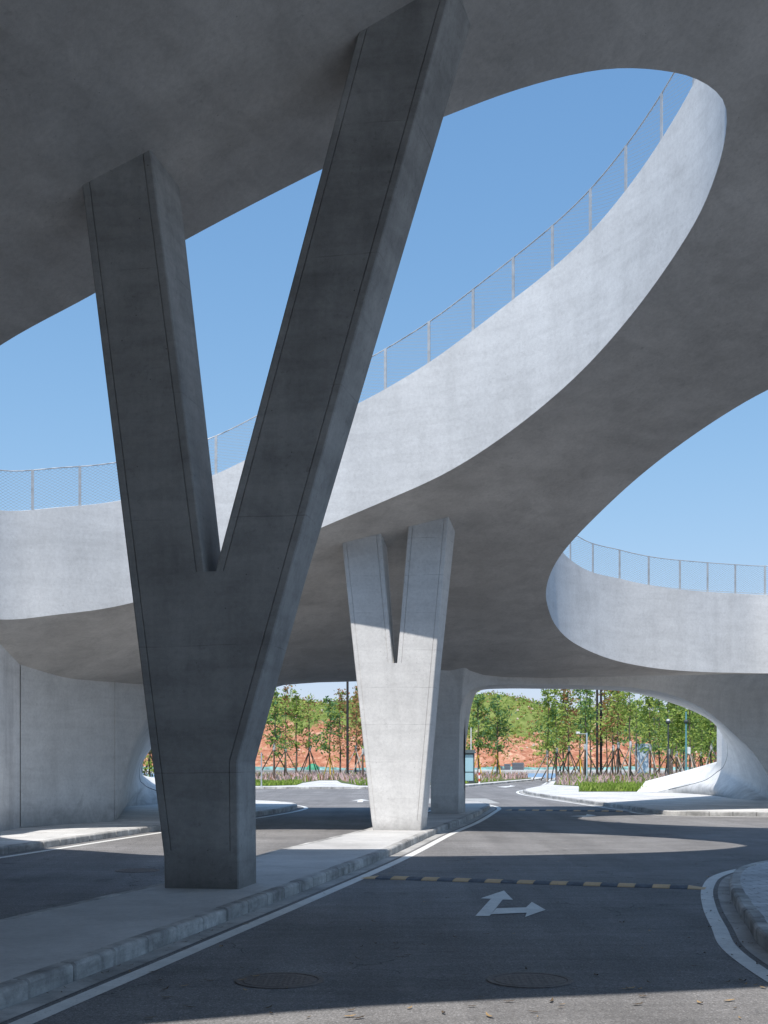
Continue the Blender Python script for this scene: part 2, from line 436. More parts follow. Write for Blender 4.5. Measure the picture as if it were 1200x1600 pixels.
def light_block_wall(pts):                      # unseen walls added behind and beside the viewpoint to block sky light
    P = resample(catmull([Vector(p) for p in pts], False, .5), .6); m = MB()
    Q = offset(P, .8)
    for a, fl in ((P, False), (Q, True)):
        m.grid([[(p.x, p.y, -.04) for p in a], [(p.x, p.y, field(p.x, p.y) + .2) for p in a]], flip=fl)
    for k in (0, -1):
        p, q = P[k], Q[k]; m.add([(p.x, p.y, -.04), (q.x, q.y, -.04), (q.x, q.y, field(q.x, q.y) + .2), (p.x, p.y, field(p.x, p.y) + .2)], [(0, 1, 2, 3)])
    m.build('light_block_wall', M['wall'], over, 40)
light_block_wall([(13,-16),(6,-21),(-5,-22.5),(-17,-20.5),(-24,-13)])
light_block_wall([(-26,-7),(-25,4),(-24.3,17)])
# ---- arches that carry the far end down to the ground
def arch(Fc, Bc, Cc, wallpts, nwall, name, parent, skip=0, swell=.95):
    Fp = catmull([at(*p) for p in Fc], False, 1e9) if False else [at(*p) for p in Fc]
    Bp = [at(*p) for p in Bc]
    def dens(P): return catmull(P, False, .45)
    # dense matched loft: resample both by control index
    def idx(P, k):
        out = []
        n = len(P)
        for i in range(n - 1):
            p0 = P[i-1] if i > 0 else P[i]*2 - P[i+1]
            p3 = P[i+2] if i + 2 < n else P[i+1]*2 - P[i]
            p1, p2 = P[i], P[i+1]
            d1 = (p1-p0).length**.5 or 1e-3; d2 = (p2-p1).length**.5 or 1e-3; d3 = (p3-p2).length**.5 or 1e-3
            m1 = ((p1-p0)/d1 - (p2-p0)/(d1+d2) + (p2-p1)/d2) * d2
            m2 = ((p2-p1)/d2 - (p3-p1)/(d2+d3) + (p3-p2)/d3) * d2
            for j in range(k):
                t = j / k; t2 = t*t; t3 = t2*t
                out.append(p1*(2*t3-3*t2+1) + m1*(t3-2*t2+t) + p2*(-2*t3+3*t2) + m2*(t3-t2))
        return out + [P[-1]]
    Fd, Bd = idx(Fp, 6), idx(Bp, 6)
    m = MB(); rows = []
    for j in range(11):
        t = j / 10
        rows.append([a.lerp(b_, t) for a, b_ in zip(Fd, Bd)])
    m.grid(rows)
    Wd = [at(*p) for p in wallpts[0]] + ([Fd[0]] if skip else []) + Fd[skip*6:nwall*6 + 1] + [at(*p) for p in wallpts[1]]
    def top(p): return Vector((p.x, p.y, max(p.z + .02, min(field(p.x, p.y) + .25, 7 if p.x > 0 else 5.2))))
    # the wall swells towards the viewer just under the deck and runs into it
    nrm = []
    for i in range(len(Wd)):
        a_, b_ = Wd[max(0, i-7)], Wd[min(len(Wd)-1, i+7)]; t = Vector((b_.x - a_.x, b_.y - a_.y, 0))
        q = Vector((-t.y, t.x, 0)); q = q.normalized() if q.length > .02 else Vector((0, -1, 0))
        if q.dot(Vector((-Wd[i].x, -Wd[i].y, 0))) < 0: q = -q
        nrm.append(q)
    def wrow(drop, out):
        r_ = []
        for p, q in zip(Wd, nrm):
            zt = top(p).z; H = max(0, min(1, (zt - p.z - .5) / 1.6)); v = p + q * out * H * swell / .95
            z2 = min(max(field(v.x, v.y), 0) + .12, zt + .3) - drop
            r_.append(Vector((v.x, v.y, max(p.z + .005, z2))))
        return r_
    rows = [wrow(0, .95), wrow(.14, .62), wrow(.32, .36), wrow(.6, .15), wrow(1.0, .03), wrow(1.35, 0)]
    T = rows[-1]
    rows += [[Vector((p.x, p.y, min(q.z, lerp(p.z, q.z, min(1, f / max(.3, q.z - p.z)))))) for p, q in zip(Wd, T)] for f in (.55, .2)] + [Wd]
    m.grid(rows)
    o = m.build('arch_wall', M['wall'], parent)
    bm = bmesh.new(); bm.from_mesh(o.data); bmesh.ops.remove_doubles(bm, verts=bm.verts, dist=.002)
    bmesh.ops.recalc_face_normals(bm, faces=bm.faces); bm.to_mesh(o.data); bm.free()
    o.data.polygons.foreach_set('use_smooth', [True] * len(o.data.polygons)); o.data.set_sharp_from_angle(angle=math.radians(72))
    bk = MB(); Bw = Bd[:nwall*6 + 1]
    bk.grid([[top(p) for p in Bw], Bw]); bk.build('arch_back', M['wall'], parent, 40)
    if Cc:
        n0 = len(Bp) - len(Cc)
        Cp = [at(*p) for p in Cc]; Bl = idx(Bp, 6)[n0*6:]; kk = len(Bl) - 1
        Cd = [Cp[min(int(i/6), len(Cp)-2)].lerp(Cp[min(int(i/6), len(Cp)-2)+1], i/6 - min(int(i/6), len(Cp)-2)) for i in range(kk + 1)]
        J = [b_.lerp(a_, .13) for a_, b_ in zip(Fd, Bd)][(n0 - 2)*6:-5]
        j = MB(); j.tube([p + Vector((0, -.012, .012)) for p in J], .014, 5); j.build('joint', M['kioskframe'], parent)
        l = MB(); l.grid([[a.lerp(b_, t / 4) for a, b_ in zip(Bl, Cd)] for t in range(5)])
        # outer face of the sill down to the ground
        l.grid([Cd, [Vector((p.x*1.01, p.y + .6, 0)) for p in Cd]])
        l.build('sill', M['lip'], parent, 40)

FR = [(716,1271,38.5),(716,1230,38.5),(716,1177,38.5),(718,1120,38.5),(722,1098,38.5),(730,1084,38.6),(745,1074.5,38.8),(775,1070,39.2),(850,1069.5,40),(950,1072,41.5),(1000,1076,43),(1050,1086,45),(1100,1108,47),(1150,1150,49),(1180,1180,50),(1205,1222,50.5),(1216,1252,50.66),
      (1180,1250.5,52),(1150,1248,54.3),(1110,1242.5,60.2),(1062,1239.2,64.4),(1022,1238,66)]
BR = [(727,1268,40),(727,1230,40.2),(727,1177,40.5),(731,1140,41),(737,1102,41.3),(743,1085,41.5),(752,1078.5,42),(790,1076,43),(860,1076.5,44),(920,1077.5,46),(980,1081,49),(1035,1094,52),(1087,1113,55),(1118,1133,57.5),(1130,1156,59),(1128,1175,60),(1120,1191,61),
      (1113,1201,62),(1097,1215,63),(1073,1224,64),(1047,1232,65.2),(1024,1237.5,66.1)]
CR = [(1120.5,1190,62),(1100,1196,65),(1068,1205,67),(1038,1213,68.5),(1009,1220.5,69),(995,1237.2,67.4)]
arch(FR, BR, CR, ([(673,1268,41.5),(673,1271,38.5)], [(1260,1250.5,52),(1420,1246.8,55.5)]), 16, 'arch', over, 3)
FL = [(470,1065.5,40.0),(440,1067,39.3),(400,1070,38.5),(330,1077,37),(275,1090,35.8),(240,1110,35),(215,1147,34.5),(197,1200,34),(185,1255,33.6),(179,1283,33.4),
      (184,1275,36.6),(190,1263,42.8),(215,1259,45.4),(260,1256,47.5)]
BL = [(470,1065.5,40.1),(446,1070,41.5),(425,1075,42.4),(380,1082,43),(320,1100,44),(270,1130,45),(240,1165,46),(226,1186,46.5),(221,1201,47),(223,1212,47),
      (228,1219,47.3),(236,1226,47.6),(250,1234,48),(262,1255,47.8)]
CL = [(222,1211,49),(230,1213,50),(240,1215,51),(255,1217,52),(272,1235,52)]
arch(FL[::1], BL[::1], CL, ([], [(100,1288,31.7),(32.3,1292.9,30.08)]), 9, 'arch', over, 0, 0)

# block beside the left arch
ab = MB(); ab.box(-15, -9.0, 25.2, 30.05, .05, 4.6); ab.box(-11, -8.78, 30.8, 31.3, .05, 4.3)
tag(ab.build('abutment_wall', M['abut'], None, 40, (-12, 30, 0)), 'light grey stained wall block at the far left beside the overpass arch', 'wall')

# ------------------------------------------------------------------ V columns
def vcolumn(name, label, base, outl, outr, notch, tops, depth, mat, gw, ped, flare=(0, 0), fb=0):
    a, b_ = [Vector((*gp(*p, .15), .15)) for p in base]
    e = (b_ - a); e.z = 0; W0 = e.length; e.normalize(); n = Vector((-e.y, e.x, 0))
    if n.y < 0: n = -n
    def sz(px, py):                         # pixel -> (s, z) on the front plane
        u = (px - HX) / F; v = (HY - py) / F
        d = Vector((u, 1, v)); o = Vector((0, 0, EYE))
        t = (a - o).dot(n) / d.dot(n); p = o + d * t
        return Vector(((p - a).dot(e), p.z))
    def wp(s, z, d): return a + e * s + n * d + Vector((0, 0, z - a.z))
    root = empty(name, (a + e*W0/2 + n*depth/2), label, 'column', 'forked columns under the overpass')
    L = [sz(*p) for p in outl]; Rr = [sz(*p) for p in outr]     # bottom -> top
    nl, nr = sz(*notch[0]), sz(*notch[1]); zn = (nl.y + nr.y) / 2
    t1, t2, t3, t4 = [sz(*p) for p in tops]
    def onl(P, z):
        for p, q in zip(P, P[1:]):
            if p.y <= z <= q.y: return lerp(p.x, q.x, (z - p.y) / (q.y - p.y))
        p, q = P[-2], P[-1]; return lerp(p.x, q.x, (z - p.y) / (q.y - p.y))
    ch = .018
    def cols(w, g):
        gr = .018 if g else 0.0
        c = [(0, depth), (0, ch), (ch, 0)]
        for x in (gw, w - gw):
            c += [(x - .008, 0), (x - .004, gr), (x + .004, gr), (x + .008, 0)]
        return c + [(w - ch, 0), (w, ch), (w, depth)]
    # stem
    zs = sorted(set([.14] + [p.y for p in L if .2 < p.y < zn - .05] + [p.y for p in Rr if .2 < p.y < zn - .05] + [ped, ped + .02, zn]))
    m = MB(); rows = []
    for z in zs:
        l, r = onl(L, z) if z > L[0].y else L[0].x, onl(Rr, z) if z > Rr[0].y else Rr[0].x
        r_ = [wp(l + s, z, d) for s, d in cols(r - l, z > ped + .01)]; r_[-1] = r_[-1] + e * fb; rows.append(r_)
    m.grid(rows)
    m.quad(wp(nl.x, zn, 0), wp(nr.x, zn, 0), wp(nr.x, zn, depth), wp(nl.x, zn, depth))
    m.build('stem', mat, root)
    # arms, pushed a little way into the deck
    for (bl, br, tl, tr, fz) in ((Vector((onl(L, zn), zn)), Vector((nl.x, zn)), t1, t2, flare[0]), (Vector((nr.x, zn)), Vector((onl(Rr, zn), zn)), t3, t4, flare[1])):
        tl = tl + (tl - bl).normalized() * .9; tr = tr + (tr - br).normalized() * .9
        k = MB(); rows = []
        for j in range(13):
            t = j / 12; p = bl.lerp(tl, t); q = br.lerp(tr, t)
            w_ = (q - p).length; cc = cols(w_, True)
            r_ = [wp(p.x + (q.x - p.x) * s / w_, p.y + (q.y - p.y) * s / w_, d) for s, d in cc]
            r_[-1] = r_[-1] + e * lerp(fb if bl.x > nl.x else 0, fz, t)
            rows.append(r_)
        k.grid(rows)
        k.build('arm', mat, root)
    return root
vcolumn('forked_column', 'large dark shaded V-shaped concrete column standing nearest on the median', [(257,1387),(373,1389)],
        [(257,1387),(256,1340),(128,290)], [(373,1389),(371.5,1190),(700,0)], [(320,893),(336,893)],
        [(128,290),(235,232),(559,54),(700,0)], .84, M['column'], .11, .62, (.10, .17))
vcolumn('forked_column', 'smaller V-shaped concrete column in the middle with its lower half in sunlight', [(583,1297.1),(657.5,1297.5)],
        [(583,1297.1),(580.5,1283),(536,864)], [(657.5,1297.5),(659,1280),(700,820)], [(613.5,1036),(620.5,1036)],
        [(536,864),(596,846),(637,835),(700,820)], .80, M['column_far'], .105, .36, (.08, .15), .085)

# ------------------------------------------------------------------ wire fences on the parapets
def fence(loop, i0, i1, label, spacing=1.06, ref=603):
    n = len(loop); idx = [(i0 + k) % n for k in range((i1 - i0) % n + 1)]
    P = [loop[i] for i in idx]
    P = offset(P, .09)                                # just outside the opening
    P = resample(P, .05)
    Z = [field(p.x, p.y) + thick(p.x, p.y) for p in P]
    root = empty('wire_fence', (P[0].x, P[0].y, Z[0]), label, 'fence', 'wire fences on the overpass')
    H = .96
    me = MB(); me.grid([[(p.x, p.y, z + .05) for p, z in zip(P, Z)], [(p.x, p.y, z + H - .02) for p, z in zip(P, Z)]])
    o = me.build('mesh', M['net'], root)
    uvl = o.data.uv_layers.new(name='UVMap')
    S = [0]
    for p, q in zip(P, P[1:]): S.append(S[-1] + (q - p).length)
    k = len(P)
    for lp in o.data.loops:
        vi = lp.vertex_index; uvl.data[lp.index].uv = (S[vi % k], 0 if vi < k else H)
    r = MB(); r.tube([(p.x, p.y, z + H) for p, z in zip(P, Z)], .014, 6); r.build('top_rail', M['steel'], root, 60)
    r = MB(); r.tube([(p.x, p.y, z + .05) for p, z in zip(P, Z)], .009, 5); r.build('bottom_cable', M['steel'], root, 60)
    phase = S[min((j for j in range(k) if P[j].y > 22), key=lambda j: abs(HX + P[j].x / P[j].y * F - ref))] % spacing
    for i_ in range(int((S[-1] - phase) / spacing) + 1):
        j = min(k - 1, int(round((phase + i_ * spacing) / .05)))
        p, z = P[j], Z[j]; q = P[min(j+1, k-1)]; t = (q - P[j-1]).normalized()
        a = Vector((t.x, t.y, 0)); b_ = Vector((-t.y, t.x, 0)); c = Vector((p.x, p.y, 0))
        m = MB(); w_, d_ = .031, .012
        vs = [c + a*sx*w_ + b_*sy*d_ + Vector((0, 0, zz)) for zz in (z - .02, z + H + .012) for sx, sy in ((-1,-1),(1,-1),(1,1),(-1,1))]
        m.add(vs, [(3,2,1,0),(4,5,6,7),(0,1,5,4),(1,2,6,5),(2,3,7,6),(3,0,4,7)])
        m.build('post', M['steel'], root)
def nearest(loop, p): return min(range(len(loop)), key=lambda i: (loop[i] - p).length)
fence(HA, nearest(HA, Vector((-10.0, 24.4))), nearest(HA, onfield(1135, 200)), 'wire mesh fence curving along the parapet of the large central opening')
fence(HB, nearest(HB, onfield(930, 808)), nearest(HB, Vector((18.5, 36.2))), 'wire mesh fence along the parapet of the smaller opening at right', 1.13, 926)

# ------------------------------------------------------------------ ground, road, kerbs
def sheet(name, poly, z, mat, parent=None, structure=True):
    tris = geometry.tessellate_polygon([[Vector((p[0], p[1], 0)) for p in poly]])
    m = MB(); P = [(p[0], p[1], z) for p in poly]
    def ok(f):
        a, b_, c = (Vector(P[i][:2]) for i in f); return (b_ - a).cross(c - a) > 0
    m.add(P, [f if ok(f) else f[::-1] for f in tris])
    o = m.build(name, mat, parent)
    if structure and parent is None: tag(o, kind='structure')
    return o
gm = MB(); gm.quad((-2500,-800,-.06),(2500,-800,-.06),(2500,4000,-.06),(-2500,4000,-.06))
tag(gm.build('ground', plain('dry_earth', (.13, .118, .10), .95, 0, .4, .8)), kind='structure')
rm = MB()
xs = [-70 + 140*i/20 for i in range(21)]
rm.add([(-34,-24,0),(14,-24,0),(14,27,0),(40,27,0),(40,141,0),(-34,141,0)], [(0,1,2,5),(2,3,4,5)])
road = tag(rm.build('road', M['asphalt']), kind='structure')
def strip(pts, d0, d1, z, name, mat, parent=road):
    a, b_ = offset(pts, d0), offset(pts, d1)
    m = MB(); m.grid([[(p.x, p.y, z) for p in a], [(p.x, p.y, z) for p in b_]], flip=d0 < d1 and False)
    o = m.build(name, mat, parent)
    bm = bmesh.new(); bm.from_mesh(o.data); bmesh.ops.recalc_face_normals(bm, faces=bm.faces)
    if bm.faces and bm.faces[:][0].normal.z < 0: bmesh.ops.reverse_faces(bm, faces=bm.faces)
    bm.to_mesh(o.data); bm.free(); return o
def kerbed(name, edge, close_pts, matn, side, line=True, gutter=True, lo=.27, h=.15, kw=.14, block=.75, seg=None):
    """edge: kerb foot polyline; close_pts: rest of the polygon; side=+1 when the pavement lies left of travel"""
    E = resample(catmull([Vector(p) for p in edge], False, .25), .25)
    inner = offset(E, side * .1)
    poly = inner + [Vector(p) for p in close_pts]
    top = sheet(name, poly, h - .004, M[matn])
    L = [0]
    for p, q in zip(E, E[1:]): L.append(L[-1] + (q - p).length)
    def pt(s):
        s = min(max(s, 0), L[-1]); k = 0
        import bisect
        k = min(max(bisect.bisect_right(L, s) - 1, 0), len(E) - 2)
        t = (s - L[k]) / max(1e-9, L[k+1] - L[k]); p = E[k].lerp(E[k+1], t)
        k0, k1 = max(0, k-1), min(len(E)-1, k+2); d = (E[k1] - E[k0]).normalized()
        return p, Vector((-d.y, d.x)) * side
    m = MB(); s = 0
    while s < L[-1] - .05:
        e_ = min(s + block, L[-1]); jz = R.uniform(-.004, .004); jo = R.uniform(-.006, .006)
        prof = [(0, -.02), (0, h*.80), (.010, h*.92), (.032, h), (kw, h), (kw, -.02)]
        rows = []
        for s_, sh in ((s + .007, .014), (s + .024, 0), ((s + e_)/2, 0), (e_ - .024, 0), (e_ - .007, .014)):
            p, nn = pt(s_)
            rows.append([(p.x + nn.x*(o + jo + sh*(1 if o < .05 else 0)), p.y + nn.y*(o + jo + sh*(1 if o < .05 else 0)), z + (jz - sh if z > 0 else 0)) for o, z in prof])
        m.grid(rows, flip=side > 0)
        m.add(rows[0], [tuple(range(6))]); m.add(rows[-1], [tuple(range(5, -1, -1))])
        s = e_
    m.build('kerb', M['kerb'], top)
    if gutter: strip(E, 0, -side * (lo - .06), .006, 'gutter', M['gutter'])
    if line: strip(E, -side * lo, -side * (lo + .16), .004, 'edge_line', M['white'])
    return E
# median under the V columns
med_r = [(-5.6,-8),(-4.2,.5),(-3.05,6.8),(-2.61,9.04),(-2.31,10.5),(-1.87,12.7),(-1.44,14.8),(0,22.2),(1.35,30.2),(2.39,35.7),(3.64,43.6),(4.05,46.5),(4.1,49.2),(3.75,51.2),(3.25,51.2),(2.75,49),(2.15,45),(1.15,38),(-.45,29.5),(-2.2,21.3),(-3.0,16.3),(-3.95,12.5),(-5.2,6.5),(-6.6,-8)]
kerbed('median', med_r, [], 'median', +1)
# left pavement
kerbed('pavement', [(-13.0,-6),(-11.0,4),(-9.4,12),(-8.3,18),(-7.3,23.1),(-6.1,29.7),(-5.2,34.5),(-4.1,40),(-3.45,44.5),(-3.4,47.5),(-4.2,50.5),(-6.5,53.5),(-11,56),(-20,57.5),(-30,58)], [(-30,58),(-30,-6)], 'pave', +1, gutter=False)
# right corner island near the camera
kerbed('pavement', [(5.2,-6),(4.0,1),(3.5,6),(3.42,9),(3.55,11.35),(3.84,12.8),(4.22,14.6),(4.84,17),(5.5,18.8),(6.44,20.2),(8.6,21.8),(11,22.8),(14,23.6)], [(14,-6)], 'brickpave', -1, lo=.22)
# far right pavement
kerbed('pavement', [(60,36),(26,38.6),(16,39.3),(11,39.8),(9.7,40.4),(9.2,41.8),(9.15,44.5),(8.75,50.4),(8.2,60),(8.0,68),(8.5,74),(10.2,82),(12.2,92),(18.6,133)], [(60,133)], 'pave', -1)
# planting bed beyond the crossing on the left
kerbed('pavement', [(18,136),(15.6,123),(11.6,108),(7.6,93.5),(5.2,86),(2,82.3),(-2,81.4),(-20,81.4),(-80,81)], [(-80,136)], 'pave', -1, line=False)
# beds of soil inside those pavements
sheet('planting_bed', [(10.8,67.5),(13.4,83.5),(12.4,89),(18.9,132),(58,132),(58,67.5)], .162, M['soilgrass'])
sheet('planting_bed', [(-70,84),(-8,84.2),(-6.3,87.5),(-6.5,97),(-5.9,111),(-4.3,111),(-3.4,97),(-1.8,86),(1.5,84),(4.4,87.5),(7.0,94.5),(11.2,110),(15,124),(16,132),(-70,132)], .162, M['soilgrass'])
# far road
sheet('cycle_lane', [(-90,141),(90,141),(90,203),(-90,203)], .004, M['blue'])
fm = MB(); fm.box(-120, 140, 205, 330, -.05, .5); tag(fm.build('terrace', M['pave']), kind='structure')

# ---- road markings
def arrow(P, z=.006, name='direction_arrow'):
    sheet(name, P, z, M['white'], road)
def flat(pts): return [gp(*p) for p in pts]
arrow(flat([(742.5,1432),(765,1432),(785.5,1406.3),(801.5,1406.5),(787.5,1392),(751,1404.2),(767,1405)]))
arrow(flat([(767,1429.5),(776,1420),(822,1418.5),(831,1410),(852.5,1422.5),(820.5,1433.7),(823,1427)]), .0075)
arrow(flat([(888,1275.5),(915,1274.5),(917,1272.3),(932,1274.5),(909,1277.6),(911,1276.2)]))
arrow([(1.9-3.1,54),(2.15-3.1,54),(2.15-3.1,56.2),(2.45-3.1,56.2),(2.02-3.1,58.5),(1.6-3.1,56.2),(1.9-3.1,56.2)])
arrow(flat([(776,1229.5),(796,1228.3),(797,1227.2),(806,1228.3),(790,1230.5)]))
for k in range(9):                         # zebra crossing behind the pier
    y = 46.5 + k * .95
    m = [(1.0 - .0*k, y), (2.0 + k*.12, y), (2.0 + k*.12, y + .45), (1.0, y + .45)]
for k in range(8):
    y = 52.6 + k * .9
    sheet('zebra_stripe', [(1.5, y), (5.0, y), (5.0, y + .42), (1.5, y + .42)], .006, M['white'], road)

# ---- manhole covers
def manhole(px, py, r, label):
    X, Y = gp(px, py)
    root = empty('manhole_cover', (X, Y, 0), label, 'manhole cover', 'manhole covers in the road')
    n = 48; m = MB()
    ring = lambda r_, z: [(X + r_*math.cos(2*math.pi*i/n), Y + r_*math.sin(2*math.pi*i/n), z) for i in range(n + 1)]
    m.grid([ring(r, .002), ring(r - .006, .009), ring(r - .045, .009), ring(r - .05, .003), ring(r - .058, .003), ring(r-.06, .0025)]); m.build('frame', M['iron'], root)
    c = MB(); c.grid([ring(r - .062, .003), ring(r - .07, .008), ring(.0001, .008)])
    k = .04; i0 = int(r / k) + 1
    for i in range(-i0, i0 + 1):                        # raised chequer on the lid
        for j in range(-i0, i0 + 1):
            x, y = i*k, j*k
            if math.hypot(x, y) < r - .11:
                d = .016; ax, ay = (.015, .007) if (i + j) % 2 else (.007, .015)
                c.add([(X+x-ax, Y+y-ay, .0082), (X+x+ax, Y+y-ay, .0082), (X+x+ax, Y+y+ay, .0082), (X+x-ax, Y+y+ay, .0082),
                       (X+x-ax*.7, Y+y-ay*.7, .0098), (X+x+ax*.7, Y+y-ay*.7, .0098), (X+x+ax*.7, Y+y+ay*.7, .0098), (X+x-ax*.7, Y+y+ay*.7, .0098)],
                      [(4,5,6,7),(0,1,5,4),(1,2,6,5),(2,3,7,6),(3,0,4,7)])
    c.build('lid', M['iron'], root)
manhole(437, 1532.5, .36, 'round iron manhole cover nearest the white kerb line at lower left')
manhole(828, 1532, .35, 'round iron manhole cover in the middle of the foreground lane')
manhole(215, 1360.5, .36, 'round manhole cover in the shaded lane left of the near V column')

# ---- rubber speed bumps
def hump(p0, p1, n, label, z=.037):
    a, b_ = Vector((*gp(*p0), 0)), Vector((*gp(*p1), 0)); d = (b_ - a); L = d.length / n; d.normalize(); q = Vector((-d.y, d.x, 0))
    root = empty('speed_bump', (a + b_) / 2, label, 'speed bump', 'speed bumps across the lane')
    for i in range(n):
        m = MB(); rows = []
        end0, end1 = i == 0, i == n - 1
        for s in (i*L + .003, i*L + .012, (i+1)*L - .012, (i+1)*L - .003):
            sh = .9 if (s in (i*L + .003, (i+1)*L - .003)) else 1
            k = 1.0
            if end0: k = (s - i*L) / L * .95 + .05
            if end1: k = 1 - (s - i*L) / L * .95
            rows.append([a + d*s + q*o + Vector((0, 0, zz*sh*k + .003)) for o, zz in ((-.175, 0), (-.16, .014), (-.09, z*.85), (-.03, z), (.03, z), (.09, z*.85), (.16, .014), (.175, 0))])
        m.grid(rows, flip=True)
        m.add(rows[0], [tuple(range(8))]); m.add(rows[-1], [tuple(range(7, -1, -1))])
        # stud pattern
        if n > 18 or True:
            for u in range(4):
                for v_ in (-.115, -.06):
                    c = a + d*(i*L + (u + .5)*L/4) + q*v_ + Vector((0, 0, z*(.62 if v_ < -.1 else .97) + .004))
                    if not (end0 or end1):
                        m.add([c - d*.02, c + q*.014 + Vector((0,0,.004)), c + d*.02, c - q*.014], [(0, 3, 2, 1)])
        m.build('rubber_block', M['yellow'] if i % 2 == 0 else M['black'], root)
hump((568,1371.5), (1103,1388.5), 21, 'yellow and black rubber speed bump crossing the near lane')
hump((790,1266), (985,1268.3), 18, 'small distant rubber speed bump in the shade of the overpass')

# ---- fallen leaves and grit
lv = MB()
def leaf(X, Y, s, z=.012, mi=0):
    t = R.uniform(0, 6.28); c, sn = math.cos(t), math.sin(t); cu = R.uniform(.1, .5)
    pts = [(-1, 0, cu*.4), (-.3, .3, 0), (.5, .22, .05), (1, 0, cu), (.5, -.22, .05), (-.3, -.3, 0)]
    lv.add([(X + s*(x*c - y*sn), Y + s*(x*sn + y*c), z + s*zz) for x, y, zz in pts], [(0, 1, 5), (1, 2, 4, 5), (2, 3, 4)], mi)
for _ in range(130):
    X, Y = gp(R.uniform(200, 1190), 1345 + 250 * R.random()**1.1); leaf(X, Y, R.uniform(.02, .055), .012, 1 if R.random() < .25 else 0)
for px, py in ((985,1546),(975,1547),(1000,1547),(545,1590),(1165,1540),(1180,1541),(1193,1545),(1140,1565),(765,1590),(640,1577)):
    X, Y = gp(px, py); leaf(X, Y, R.uniform(.03,.06), .012, 1)
for _ in range(60):
    p = R.choice(((3.25,10.2),(3.4,12),(3.75,13.6),(4.15,15.4),(4.5,16.8))); leaf(p[0] + R.gauss(0, .12), p[1] + R.uniform(-.9, .9), R.uniform(.015, .04), .016)
for _ in range(45):
    leaf(R.uniform(4.3, 7.5), R.uniform(11.5, 19), R.uniform(.02, .045), .16)
for _ in range(45):
    Y = R.uniform(8.6, 22); X = lerp(-2.75, -.1, (Y - 8.6) / 13.6) + R.gauss(.15, .05); leaf(X, Y, R.uniform(.012, .03), .014)
tag(lv.build('fallen_leaves', [M['dryleaf'], plain('yellow_leaf', (.40, .27, .13), .8, 0, .4, 9)]), kind='stuff', label='dry fallen leaves scattered on the road and kerbs', cat='leaves')

# ------------------------------------------------------------------ hill beyond
def h2(x, y):
    return (math.sin(x*.21 + 1.3*math.sin(y*.17)) + .6*math.sin(x*.53 + y*.41) + .4*math.sin(x*1.1 - y*.9 + 2) + .25*math.sin(x*2.3 + y*1.9))
def hillz(x, y):
    t = y - 225
    crest = 14.6 + 1.6*math.exp(-((x - 24)/10)**2) - 2.4*sstep(30, 42, x) + .9*math.sin(x*.16) + 1.3*sstep(-16, -4, x) - 1.2*sstep(-6, 4, x)
    cliff = lerp(9.6, 5.2, sstep(-2, 12, x))
    z = cliff * sstep(0, 11, t) + (crest - cliff) * sstep(6, 44, t)
    return .5 + z + h2(x*1.3, y*1.3) * .42 * sstep(0, 6, t)
hm = MB(); rows = []
for j in range(70):
    y = 224 + (j / 69)**1.3 * 80
    rows.append([(x, y, hillz(x, y)) for x in [-75 + i*.9 for i in range(190)]])
hm.grid(rows)
m, nt, b = new_mat('red_earth_hill'); P = pos(nt)
sx = N(nt, 'ShaderNodeSeparateXYZ'); nt.links.new(P, sx.inputs[0])
soil = ramp(nt, noise(nt, P, .45, 8, .7, (1, 1, 2.2), 1.0), [(.3, (.26, .095, .055)), (.5, (.45, .20, .125)), (.7, (.70, .45, .32))])
grn = ramp(nt, noise(nt, P, .6, 6, .7), [(.3, (.10, .15, .03)), (.7, (.27, .31, .10))])
lim = math_(nt, 'ADD', math_(nt, 'MULTIPLY', math_(nt, 'SUBTRACT', noise(nt, P, .13, 5, .65), .5), 21), 0)
xr = ramp(nt, math_(nt, 'DIVIDE', math_(nt, 'ADD', sx.outputs['X'], 30), 60), [(.45, 1.0), (.72, 0.0)])
lev = math_(nt, 'ADD', 5.4, math_(nt, 'MULTIPLY', xr, 3.6))
fac = math_(nt, 'SUBTRACT', math_(nt, 'ADD', sx.outputs['Z'], lim), lev)
fac = ramp(nt, math_(nt, 'MULTIPLY', fac, .8), [(0, 0.0), (1, 1.0)])
nt.links.new(mul(nt, soil, grn, fac, 'MIX'), b.inputs['Base Color']); b.inputs['Roughness'].default_value = .95; b.inputs['Specular IOR Level'].default_value = .1
bump(nt, b, noise(nt, P, 1.2, 6, .7), .8, .4)
tag(hm.build('hills', m, None, 180), kind='structure')
# scrub and stones
sb = MB()
for _ in range(4200):
    x = R.uniform(-30, 72); y = 226 + 52 * R.random()**1.2; z = hillz(x, y)
    lim_ = lerp(8.2, 5.0, sstep(-4, 10, x)) + 4.5*math.sin(x*.43 + .25*z)*math.sin(x*.17 + 1 + y*.1)
    if z < lim_ and R.random() > .42: continue
    s = R.uniform(.25, .8); c = R.choice((0, 0, 1, 2))
    for _k in range(R.randint(5, 11)):
        q = Vector((x + R.gauss(0, s*.6), y + R.gauss(0, s*.6), z + abs(R.gauss(0, s*.7))))
        a = Vector((R.gauss(0,1), R.gauss(0,1), R.gauss(0,1))).normalized(); b_ = a.cross(Vector((R.gauss(0,1), R.gauss(0,1), R.gauss(0,1)))).normalized()
        l = R.uniform(.12, .34)
        sb.add([q - a*l, q + b_*l*.5, q + a*l, q - b_*l*.5], [(0,1,2,3)], c)
tag(sb.build('scrub', [M['leaf_lime'], M['leaf_green'], M['leaf_brown']]), kind='stuff', label='low green scrub covering the slope of the red earth hill', cat='scrub')
rk = MB()
